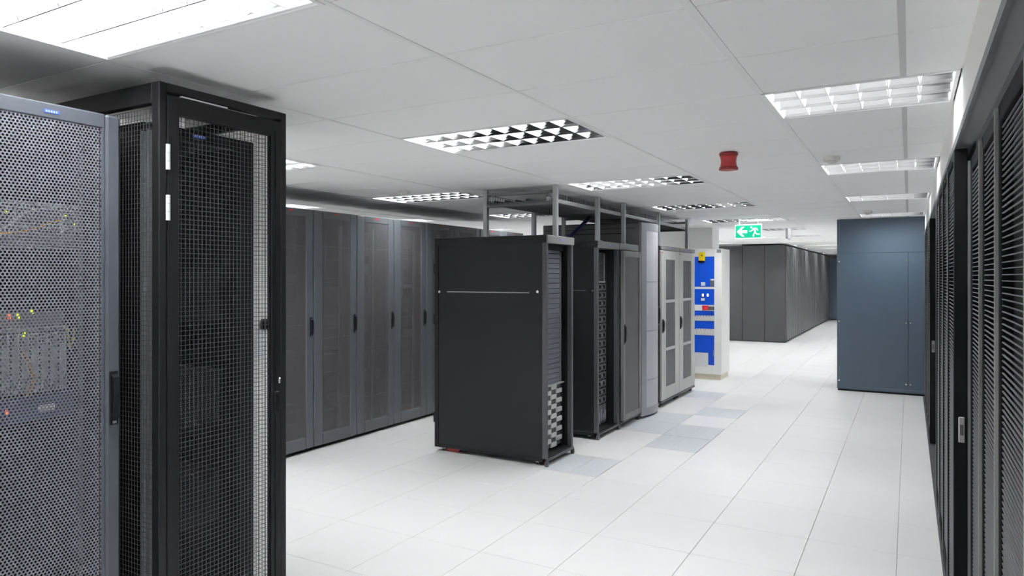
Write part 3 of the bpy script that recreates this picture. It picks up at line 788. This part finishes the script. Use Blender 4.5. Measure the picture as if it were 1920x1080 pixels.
# fifth: double-width pair of racks with three-window doors
RE = (8.92, 10.55)
for q in range(2):
    y0 = RE[0]+q*0.815; y1 = y0+0.812; T = 2.13
    t = thing('server_rack', (-3.47, (y0+y1)/2, 0), ('grey rack with three-window drilled door against the curved-front rack' if q == 0 else 'grey rack with three-window drilled door next to the white electrical panel'), 'server rack', 'pair of racks with three-window doors')
    box((XB1, y0, 0.06), (XR_F-0.004, y0+0.006, T-0.03), 0.002).build('side_panel', 'black', t)
    box((XB1, y1-0.006, 0.06), (XR_F-0.004, y1, T-0.03), 0.002).build('side_panel', 'black', t)
    box((XB1, y0+0.006, 0.06), (XB1+0.004, y1-0.006, T-0.03)).build('back_panel', 'inner_black', t)
    box((XB1, y0, T-0.03), (XR_F, y1, T), 0.004).build('top_panel', 'black', t)
    box((XR_F, y0+0.003, T-0.055), (XR_F+0.035, y1-0.003, T), 0.008).build('header', 'grey_frame', t)
    badge(XR_F+0.035, (y0+y1)/2-0.05, T-0.022, t, wdt=0.035, hgt=0.014)
    box((XB1, y0, 0.055), (XR_F+0.03, y1, 0.085), 0.003).build('base_frame', 'dark_frame', t)
    d = frame_door(t, XR_F, y0+0.004, y1-0.004, 0.09, T-0.06, 0.19, (0.16, 0.12), 'door_grey', 'perf_grey', c=0.003, th=0.03, extra=((0.73, 0.77), (1.37, 1.41)))
    swing_handle(XR_F+0.03, y0+0.055, 1.07, d, h=0.16, wd=0.05)
    for k in range(5):                              # upright ribs behind the windows
        yy = y0+0.21+k*0.09
        box((XR_F-0.03, yy, 0.25), (XR_F-0.015, yy+0.025, T-0.2)).build('rib', 'unit_dark', t)
    casters(t, (XB1+0.1, XR_F-0.03), (y0+0.06, y1-0.06), 0.026)
    for z in (0.4, 1.0, 1.6): box((-3.6, y0+0.1, z), (XR_F-0.1, y1-0.1, z+0.3)).build('equipment', 'unit_dark', t)
    if q == 0: box((XR_F+0.030, y0+0.02, T-0.10), (XR_F+0.033, y0+0.05, T-0.078)).build('sticker', 'red_badge', d)
    else: box((XR_F+0.030, y0+0.02, T-0.10), (XR_F+0.033, y0+0.045, T-0.082)).build('sticker', 'red_badge', d)

# ------------------------------------------------------------------ cable tray frame on the centre racks
t = thing('cable_tray', (-3.27, 8.2, RT), 'steel post and wire mesh cable tray frame above the centre racks', 'cable tray')
XP0, XP1 = -2.90, -3.67
postsY = [(5.93, RT, RT), (6.95, RT, RT), (7.73, RT, RT), (9.03, 2.13, 2.13), (10.40, 2.13, 2.13)]
for i, (y, zb, _) in enumerate(postsY):
    for x in (XP0, XP1):
        p = MB()                                     # C-channel strut
        p.box((x-0.021, y-0.021, zb), (x+0.021, y-0.017, CEIL-0.012)); p.box((x+0.017, y-0.017, zb), (x+0.021, y+0.021, CEIL-0.012))
        p.box((x-0.021, y-0.017, zb), (x-0.017, y+0.021, CEIL-0.012)); p.box((x-0.017, y+0.017, zb), (x-0.006, y+0.021, CEIL-0.012)); p.box((x+0.006, y+0.017, zb), (x+0.017, y+0.021, CEIL-0.012))
        po = p.build('post', 'steel', t)
        box((x-0.04, y-0.04, zb), (x+0.04, y+0.04, zb+0.006)).build('foot_plate', 'steel', po)
    if i in (0, 4):
        box((XP1+0.021, y-0.015, CEIL-0.075), (XP0-0.021, y+0.015, CEIL-0.045), 0.002).build('cross_bar', 'steel_dark', t)
    box((XP1+0.021, y-0.015, 2.405), (XP0-0.021, y+0.015, 2.43), 0.002).build('cross_bar', 'steel_dark', t)
for x in (XP0-0.045, XP1+0.045):
    box((x-0.012, 5.85, 2.432), (x+0.012, 10.5, 2.470), 0.003).build('side_rail', 'steel', t)
mb = MB()
for k in range(16):
    xx = XP1+0.06+(XP0-XP1-0.12)*k/15; mb.box((xx-0.002, 5.85, 2.436), (xx+0.002, 10.5, 2.440))
for k in range(94):
    yy = 5.86+k*0.0497; mb.box((XP1+0.05, yy-0.002, 2.432), (XP0-0.05, yy+0.002, 2.436))
for x in (XP0-0.06, XP1+0.06):
    for k in range(94):
        yy = 5.86+k*0.0497; mb.box((x-0.002, yy-0.002, 2.436), (x+0.002, yy+0.002, 2.52))
    mb.box((x-0.003, 5.85, 2.518), (x+0.003, 10.5, 2.524))
mb.build('wire_basket', 'steel_dark', t)['kind'] = 'stuff'
for k in range(4):
    cable('tray_cable', 'cable_dark', [(-3.55+0.12*k, 5.9, 2.455), (-3.5+0.10*k, 7.2, 2.452), (-3.5+0.11*k, 8.8, 2.455), (-3.52+0.12*k, 10.4, 2.455)],
          '%s dark cable from the left lying in the mesh tray' % ORD[k], 0.014, 'cables in the tray')
def bline(u, v, X): 
    y, z = px_yz(u, v, X); return (X, y, z)
for k in range(3):
    cable('blue_cable', 'blue_cable', [(-3.30+0.02*k, 6.95, 2.112), (-3.30+0.02*k, 7.10, 2.18), (-3.30+0.02*k, 7.56, 2.39), (-3.30+0.02*k, 7.70, 2.458), (-3.30+0.02*k, 8.3, 2.47)],
          '%s blue cable of the bundle rising from rack tops to tray' % ('left' if k == 0 else 'middle' if k == 1 else 'right'), 0.009, 'blue cable bundle')

# ------------------------------------------------------------------ white electrical panel and column behind the centre racks
EY = 11.8; EX1 = -2.71; EX0 = -3.62; ET = 2.19
t = thing('electrical_panel', ((EX0+EX1)/2, EY+0.32, 0), 'white electrical cabinet with blue switchgear panels behind glass', 'electrical cabinet')
box((EX0+0.02, EY+0.02, 0), (EX1-0.02, EY+0.58, 0.09), 0.004).build('plinth', 'cream', t)
b_ = MB()
b_.box((EX0, EY+0.03, 0.09), (EX1, EY+0.6, ET), 0.006)
body = b_.build('body', 'white_paint', t)
fr = MB()
wx0, wx1, wz0, wz1 = EX0+0.12, px_xz(1339, 600, EY)[0], px_xz(1335, 685, EY)[1], px_xz(1335, 481, EY)[1]
fr.box((wx1, EY, 0.09), (EX1, EY+0.03, ET), 0.004); fr.box((EX0, EY, 0.09), (wx0, EY+0.03, ET), 0.004)
fr.box((wx0, EY, wz1), (wx1, EY+0.03, ET), 0.004); fr.box((wx0, EY, 0.09), (wx1, EY+0.03, wz0), 0.004)
fr.build('door_frame', 'white_paint', t)
zs = [px_xz(1330, v, EY)[1] for v in (481, 538, 542, 572, 583, 594, 602, 619, 629, 685)]
for i in range(0, 10, 2):
    box((wx0+0.002, EY+0.018, zs[i+1]), (wx1-0.002, EY+0.03, zs[i]), 0.002).build('blue_plate', 'panel_blue', t)
for i in (1, 3, 5, 7):
    za, zb = zs[i+1], zs[i]
    rl = box((wx0, EY+0.012, za), (wx1, EY+0.03, zb), 0.002).build('rail_strip', 'white_paint', t)
    if i in (5, 7):
        for q in range(7): 
            xx = wx1-0.04-q*0.045
            box((xx, EY+0.004, za+0.012), (xx+0.036, EY+0.012, zb+0.02), 0.002).build('breaker', 'plastic_white', rl)
    if i == 3:
        box((wx1-0.20, EY+0.004, za+0.01), (wx1-0.10, EY+0.012, zb-0.01), 0.002).build('breaker', 'red_badge', rl)
        for q in range(4): box((wx1-0.095+q*0.024, EY+0.004, za+0.015), (wx1-0.075+q*0.024, EY+0.012, zb-0.025), 0.002).build('breaker', 'module_dark', rl)
def onp(u0, v0, u1, v1, name, m, dy=0.010, par=t):
    xa, za = px_xz(u0, v0, EY); xb_, zb_ = px_xz(u1, v1, EY)
    return box((xa, EY+0.018-dy, zb_), (xb_, EY+0.018, za), 0.002).build(name, m, par)
onp(1314, 529, 1322, 536, 'name_plate', 'tag_white'); onp(1331, 526, 1338, 537, 'meter', 'module_dark'); onp(1332, 523, 1338.5, 526, 'name_plate', 'tag_white')
onp(1314, 559, 1321, 564, 'name_plate', 'tag_white')
onp(1316, 551, 1319, 556, 'signal_lamp', 'led_amber'); onp(1325, 551, 1328, 556, 'signal_lamp', 'led_white')
xa, za = px_xz(1296, 660, EY); xb_, _ = px_xz(1328, 660, EY)
box((xa, EY-0.006, wz0-0.03), (xb_, EY-0.001, za), 0.002).build('document_pocket', 'tag_white', t)
yl = MB(); xa, za = px_xz(1310, 473, EY); xb_, zb_ = px_xz(1322, 489, EY)
st = yl.box((xa, EY-0.003, zb_), (xb_, EY-0.0005, za)).build('warning_sticker', 'yellow', t)
cxs, czs, ss = (xa+xb_)/2, (za+zb_)/2+0.015, 0.03
MB().prism([(cxs+0.2*ss, czs+ss), (cxs-0.5*ss, czs-0.1*ss), (cxs, czs-0.1*ss), (cxs-0.25*ss, czs-ss), (cxs+0.5*ss, czs+0.2*ss), (cxs, czs+0.2*ss)], 'y', EY-0.0045, EY-0.003).build('lightning_symbol', 'black', st)
xa, za = px_xz(1309, 489, EY); xb_, zb_ = px_xz(1321, 492, EY); box((xa, EY-0.003, zb_), (xb_, EY-0.0005, za)).build('sticker_strip', 'black', st)
xa, za = px_xz(1339, 662, EY); box((xa-0.008, EY-0.025, za-0.05), (xa+0.008, EY, za+0.05), 0.004).build('handle', 'steel', t)
xa, za = px_xz(1344, 468, EY); xb_, zb_ = px_xz(1352, 474, EY); box((xa, EY-0.002, zb_), (xb_, EY-0.0005, za)).build('maker_plate', 'module', t)
struct(box((-4.5, 12.45, 0), (-3.02, 12.95, CEIL), 0.004).build('column', 'wall'))

# ------------------------------------------------------------------ far dark cabinet row
FX, FY = -2.80, 19.35; FT = 2.55
for k in range(14):
    y0 = FY+k*0.79
    t = thing('equipment_cabinet', (FX-0.6, y0+0.39, 0), '%s narrow door cabinet from the corner in far charcoal row' % ORD[k], 'cabinet', 'far charcoal cabinet row')
    box((FX-1.2, y0+(0.02 if k == 0 else 0.001), 0.03), (FX-0.03, y0+0.789, FT), 0.003).build('body', 'charcoal_seam', t)
    box((FX-0.03, y0+0.03, 0.05), (FX+0.03, y0+0.36, FT-0.03), 0.02).build('door', 'charcoal_lit', t)
    box((FX-0.03, y0+0.43, 0.05), (FX+0.03, y0+0.76, FT-0.03), 0.02).build('door', 'charcoal_lit', t)
    box((FX-1.2, y0+0.02, 0), (FX-0.05, y0+0.78, 0.03)).build('plinth', 'black', t)
t = thing('end_panel', (-4.3, FY-0.02, 0), 'flat charcoal end wall of the far cabinet row behind electrical panel', 'panel')
seams = [FX, px_xz(1433.5, 600, FY-0.05)[0], px_xz(1392, 600, FY-0.05)[0]]
while seams[-1] > -6.2: seams.append(seams[-1]-0.75)
for a, b in zip(seams[1:], seams):
    box((a+0.004, FY-0.05, 0.02), (b-0.004, FY-0.012, FT), 0.004).build('panel_board', 'charcoal', t)
box((seams[-1], FY-0.014, 0.0), (FX-0.002, FY+0.015, FT-0.01)).build('backing', 'charcoal_seam', t)

# ------------------------------------------------------------------ blue-grey cooling cabinet closing the aisle
BY = 11.65
t = thing('cooling_unit', (0.0, BY+0.45, 0), 'large blue-grey cabinet reaching the ceiling at the end of the right-hand doors', 'cabinet')
bx0, bx1 = -0.955, 1.05
box((bx0, BY+0.012, 0.03), (bx1, BY+0.9, CEIL-0.004)).build('body', 'blue_grey', t)
box((bx0+0.01, BY+0.03, 0.0), (bx1-0.01, BY+0.88, 0.03)).build('plinth', 'black', t)
zt_ = px_xz(1640, 474, BY)[1]; xm = px_xz(1703, 600, BY)[0]
box((bx0, BY, zt_+0.002), (bx1, BY+0.012, CEIL-0.004), 0.003).build('top_panel', 'blue_grey', t)
p1 = box((bx0, BY, 0.075), (xm-0.002, BY+0.012, zt_-0.002), 0.003).build('front_panel', 'blue_grey', t)
p2 = box((xm+0.002, BY, 0.075), (bx1, BY+0.012, zt_-0.002), 0.003).build('front_panel', 'blue_grey', t)
box((bx0, BY-0.004, 0.03), (bx1, BY+0.012, 0.073), 0.003).build('skirting', 'blue_grey', t)
for v in (490, 604, 717):
    zz = px_xz(1640, v, BY)[1]
    for xx, pp in ((bx0+0.03, p1), (xm-0.028, p1), (xm+0.028, p2)):
        MB().prism([(xx+0.011*math.cos(a*math.pi/5), zz+0.011*math.sin(a*math.pi/5)) for a in range(10)], 'y', BY-0.004, BY).build('screw', 'chrome', pp)
# same-coloured cabinet far down the aisle
t = thing('cooling_unit', (-1.6, 29.5, 0), 'blue-grey cabinet far off at the end of the aisle', 'cabinet')
box((-3.4, 30.5, 0.03), (0.8, 31.1, 2.45), 0.004).build('body', 'blue_grey', t)
for xx in (-3.0, -2.4, -1.8, -1.2, -0.6): box((xx, 30.488, 0.08), (xx+0.59, 30.5, 2.1), 0.003).build('front_panel', 'blue_grey', t)
box((-3.4, 30.488, 2.11), (0.8, 30.5, 2.45), 0.003).build('top_panel', 'blue_grey', t)
box((-3.38, 30.52, 0), (0.78, 31.08, 0.03)).build('plinth', 'black', t)

# ------------------------------------------------------------------ right-hand side: fascia, sliding louvred doors, recessed racks
RX = 0.18; RTOP = 2.355
struct(box((RX+0.012, 0.35, RTOP), (RX+0.052, 11.62, CEIL), 0.003).build('trim_1', 'white_paint'))
struct(box((RX+0.052, 0.35, RTOP-0.01), (RX+0.30, 11.62, RTOP+0.03)).build('trim_2', 'steel_dark'))
struct(box((RX-0.012, 0.35, 0.0), (RX+0.20, 11.62, 0.012), 0.003).build('trim_3', 'dark_frame'))
tr = thing('door_track', (RX+0.04, 6, RTOP), 'dark twin sliding-door track under the white fascia', 'track')
box((RX+0.004, 0.35, RTOP-0.035), (RX+0.016, 11.62, RTOP)).build('track_rail', 'steel_dark', tr)
box((RX+0.016, 0.35, RTOP-0.012), (RX+0.085, 11.62, RTOP)).build('track_rail', 'steel', tr)
box((RX+0.085, 0.35, RTOP-0.06), (RX+0.10, 11.62, RTOP)).build('track_rail', 'steel_dark', tr)
def louvre(parent, x, y0, y1, z0, z1, p=0.019, hgt=0.0030, dep=0.005, back=0.03):
    mb = MB(); n = int((z1-z0)/p)
    for k in range(n):
        z = z0+(k+0.5)*p; mb.box((x, y0, z-hgt/2), (x+dep, y1, z+hgt/2))
    o = mb.build('louvre_slats', 'slat', parent); o['kind'] = 'stuff'
    box((x+back, y0, z0), (x+back+0.003, y1, z1)).build('backing_sheet', 'inner_black', parent)
    return o
def leaf(y0, y1, n, label):
    t = thing('sliding_door', (RX+0.03, (y0+y1)/2, 0.012), label, 'door', 'sliding aisle doors')
    zt, zb = RTOP-0.04, 0.02
    x0, x1 = RX, RX+0.055
    e = box((x0, y0, zb), (x1, y0+0.02, zt), 0.003).build('edge_post', 'matte_black', t)
    W = (y1-y0-0.02)/n
    for k in range(n):
        a = y0+0.02+k*W
        f = MB(); f.box((x0, a, zb), (x0+0.03, a+0.03, zt), 0.003); f.box((x0, a+W-0.035, zb), (x0+0.03, a+W-0.002, zt), 0.003)
        f.box((x0, a+0.03, zt-0.05), (x0+0.03, a+W-0.035, zt), 0.003); f.box((x0, a+0.03, zb), (x0+0.03, a+W-0.035, zb+0.09), 0.003)
        pn = f.build('door_panel', 'matte_black', t)
        box((x0-0.003, a+W-0.016, zb+0.01), (x0, a+W-0.003, zt-0.005)).build('lit_panel_edge', 'edge_lit', pn)  # light along the panel edge, put in as a paler strip
        louvre(pn, x0+0.006, a+0.03, a+W-0.035, zb+0.09, zt-0.05)
    lt_ = box((x0+0.018, y0-0.006, 0.95), (x1-0.012, y0, 1.07), 0.003).build('latch', 'chrome', e)
    box((x0+0.024, y0-0.010, 0.985), (x1-0.018, y0-0.006, 1.035), 0.002).build('latch_bolt', 'module_dark', lt_)
    return t
leaf(3.85, 6.30, 4, 'nearer louvred sliding door with chrome latch on its edge post')
leaf(8.30, 10.90, 4, 'farther louvred sliding door next to the big blue-grey cabinet')
seq = [0.25, 0.85, 1.45, 2.05, 2.71, 3.29, 3.87]
names = ['black louvred rack at far right, nearest to the viewpoint', 'second nearest black louvred rack along the right edge', 'third nearest black louvred rack along the right edge',
         'louvred rack with bright door edge, two before the sliding door', 'louvred rack just before the sliding door edge post', 'louvred rack tucked against the sliding door edge']
for k in range(6):
    y0, y1 = seq[k], seq[k+1]-0.004
    t = thing('server_rack', (RX+0.45, (y0+y1)/2, 0.012), names[k], 'server rack', 'louvred racks along the right edge')
    x0 = RX+0.065
    box((x0+0.045, y0, 0.012), (XR-0.02, y1, RTOP-0.07)).build('body', 'inner_black', t)
    f = MB(); f.box((x0, y0+0.002, 0.05), (x0+0.04, y0+0.034, RTOP-0.09), 0.005); f.box((x0, y1-0.075, 0.05), (x0+0.04, y1-0.002, RTOP-0.09), 0.005)
    f.box((x0, y0+0.034, RTOP-0.15), (x0+0.04, y1-0.075, RTOP-0.09), 0.003); f.box((x0, y0+0.034, 0.05), (x0+0.04, y1-0.075, 0.14), 0.003)
    d = f.build('door', 'matte_black', t)
    box((x0-0.010, y1-0.024, 0.06), (x0, y1-0.003, RTOP-0.1)).build('lit_door_edge', 'edge_lit', d)  # paler strip paints in the lit edge of the door
    louvre(d, x0+0.004, y0+0.034, y1-0.075, 0.14, RTOP-0.15)

# ------------------------------------------------------------------ things on the ceiling
t = thing('alarm_siren', (-1.10, 5.0, CEIL), 'red waisted alarm siren hanging from the white ceiling', 'alarm')
prof = [(0.052, CEIL), (0.062, CEIL-0.004), (0.064, CEIL-0.016), (0.060, CEIL-0.024)]
MB().lathe([(0.0, CEIL)]+prof+[(0.0, CEIL-0.024)], -1.10, 5.0, 28).build('mounting_ring', 'red_dark', t, smooth=True)
MB().lathe([(0.0, CEIL-0.022), (0.060, CEIL-0.022), (0.054, CEIL-0.04), (0.051, CEIL-0.065), (0.054, CEIL-0.090), (0.060, CEIL-0.106), (0.0, CEIL-0.106)], -1.10, 5.0, 28).build('body', 'red', t, smooth=True)
MB().lathe([(0.0, CEIL-0.104), (0.061, CEIL-0.104), (0.065, CEIL-0.112), (0.064, CEIL-0.122), (0.05, CEIL-0.124), (0.0, CEIL-0.12)], -1.10, 5.0, 28).build('horn_rim', 'red_dark', t, smooth=True)
for (x, y), lab in (((-0.49, 5.55), 'white smoke detector on ceiling just before the second right-hand light'), ((-4.44, 5.6), 'white smoke detector on ceiling above the red-badged rack row'),
                    ((-0.48, 10.35), 'white smoke detector on ceiling near the blue-grey cabinet')):
    t = thing('smoke_detector', (x, y, CEIL), lab, 'smoke detector', 'ceiling smoke detectors')
    MB().lathe([(0, CEIL), (0.055, CEIL), (0.056, CEIL-0.022), (0.052, CEIL-0.032), (0, CEIL-0.032)], x, y, 24).build('base', 'plastic_white', t, smooth=False)
    MB().lathe([(0, CEIL-0.03), (0.034, CEIL-0.03), (0.032, CEIL-0.042), (0.022, CEIL-0.050), (0, CEIL-0.052)], x, y, 24).build('sensor_head', 'plastic_white', t, smooth=False)
# exit sign
SYY = 10.9
x0, z1 = px_xz(1378, 421.5, SYY); x1, z0 = px_xz(1428, 447, SYY)
t = thing('exit_sign', ((x0+x1)/2, SYY+0.02, CEIL), 'lit green and white exit sign with left arrow and running figure', 'exit sign')
box((x0, SYY, z0), (x1, SYY+0.04, z1), 0.004).build('light_box', 'sign_white', t)
for xx in (x0+0.06, x1-0.06): box((xx-0.006, SYY+0.015, z1), (xx+0.006, SYY+0.025, CEIL)).build('hanger', 'plastic_white', t)
H = z1-z0; W2 = (x1-x0)/2; sz = H*0.86
def pic(cx, polys):
    cz = (z0+z1)/2
    g = box((cx-sz/2, SYY-0.003, cz-sz/2), (cx+sz/2, SYY, cz+sz/2)).build('green_field', 'sign_green', t)
    mb = MB()
    for P in polys: mb.prism([(cx+p[0]*sz, cz+p[1]*sz) for p in P], 'y', SYY-0.005, SYY-0.003)
    return mb.build('pictogram', 'sign_white', g)
cl, cr = x0+W2*0.53, x1-W2*0.53
pic(cl, [[(-.42, 0), (.0, .40), (.22, .40), (-.04, .12), (.42, .12), (.42, -.12), (-.04, -.12), (.22, -.40), (.0, -.40)]])
circ = [(-.24+.085*math.cos(a*math.pi/6), .33+.085*math.sin(a*math.pi/6)) for a in range(12)]
pic(cr, [circ,
         [(-.15, .24), (.02, .30), (.14, .02), (.0, -.06), (-.06, .06)],          # trunk
         [(-.10, .22), (-.30, .06), (-.40, .06), (-.40, -.02), (-.26, -.02), (-.06, .14)],   # front arm
         [(.0, .30), (.22, .26), (.30, .06), (.22, .04), (.16, .18), (.04, .20)],   # rear arm
         [(.0, -.04), (-.12, -.24), (-.12, -.42), (-.02, -.42), (-.02, -.26), (.12, -.06)],  # front leg
         [(.04, .02), (.20, -.18), (.42, -.18), (.42, -.28), (.16, -.28), (.0, -.06)]])   # rear leg
# second sign further on, seen edge-on
x, z1 = px_xz(1475, 420, 13.3); _, z0 = px_xz(1475, 447, 13.3)
t = thing('exit_sign', (x, 13.5, CEIL), 'second hanging sign seen edge-on right of the lit exit sign', 'exit sign')
box((x-0.02, 13.3, z0), (x+0.02, 13.7, z1), 0.004).build('light_box', 'steel', t)
for y in (13.36, 13.64): box((x-0.006, y-0.006, z1), (x+0.006, y+0.006, CEIL)).build('hanger', 'plastic_white', t)
# notice on the white pillar
ya_, za = px_yz(478, 618, -3.2); yb_, zb_ = px_yz(499, 668, -3.2)
tag(box((-3.199, ya_, zb_), (-3.196, yb_, za)).build('paper_notice', 'paper'), 'bluish white paper notice on the white pillar behind the cage', 'paper notice')
ya_, za = px_yz(488, 598, -3.2); yb_, zb_ = px_yz(503, 617, -3.2)
tag(box((-3.1995, ya_, zb_), (-3.175, yb_, za), 0.004).build('key_box', 'black'), 'small black box on the white pillar above the paper notice', 'box')
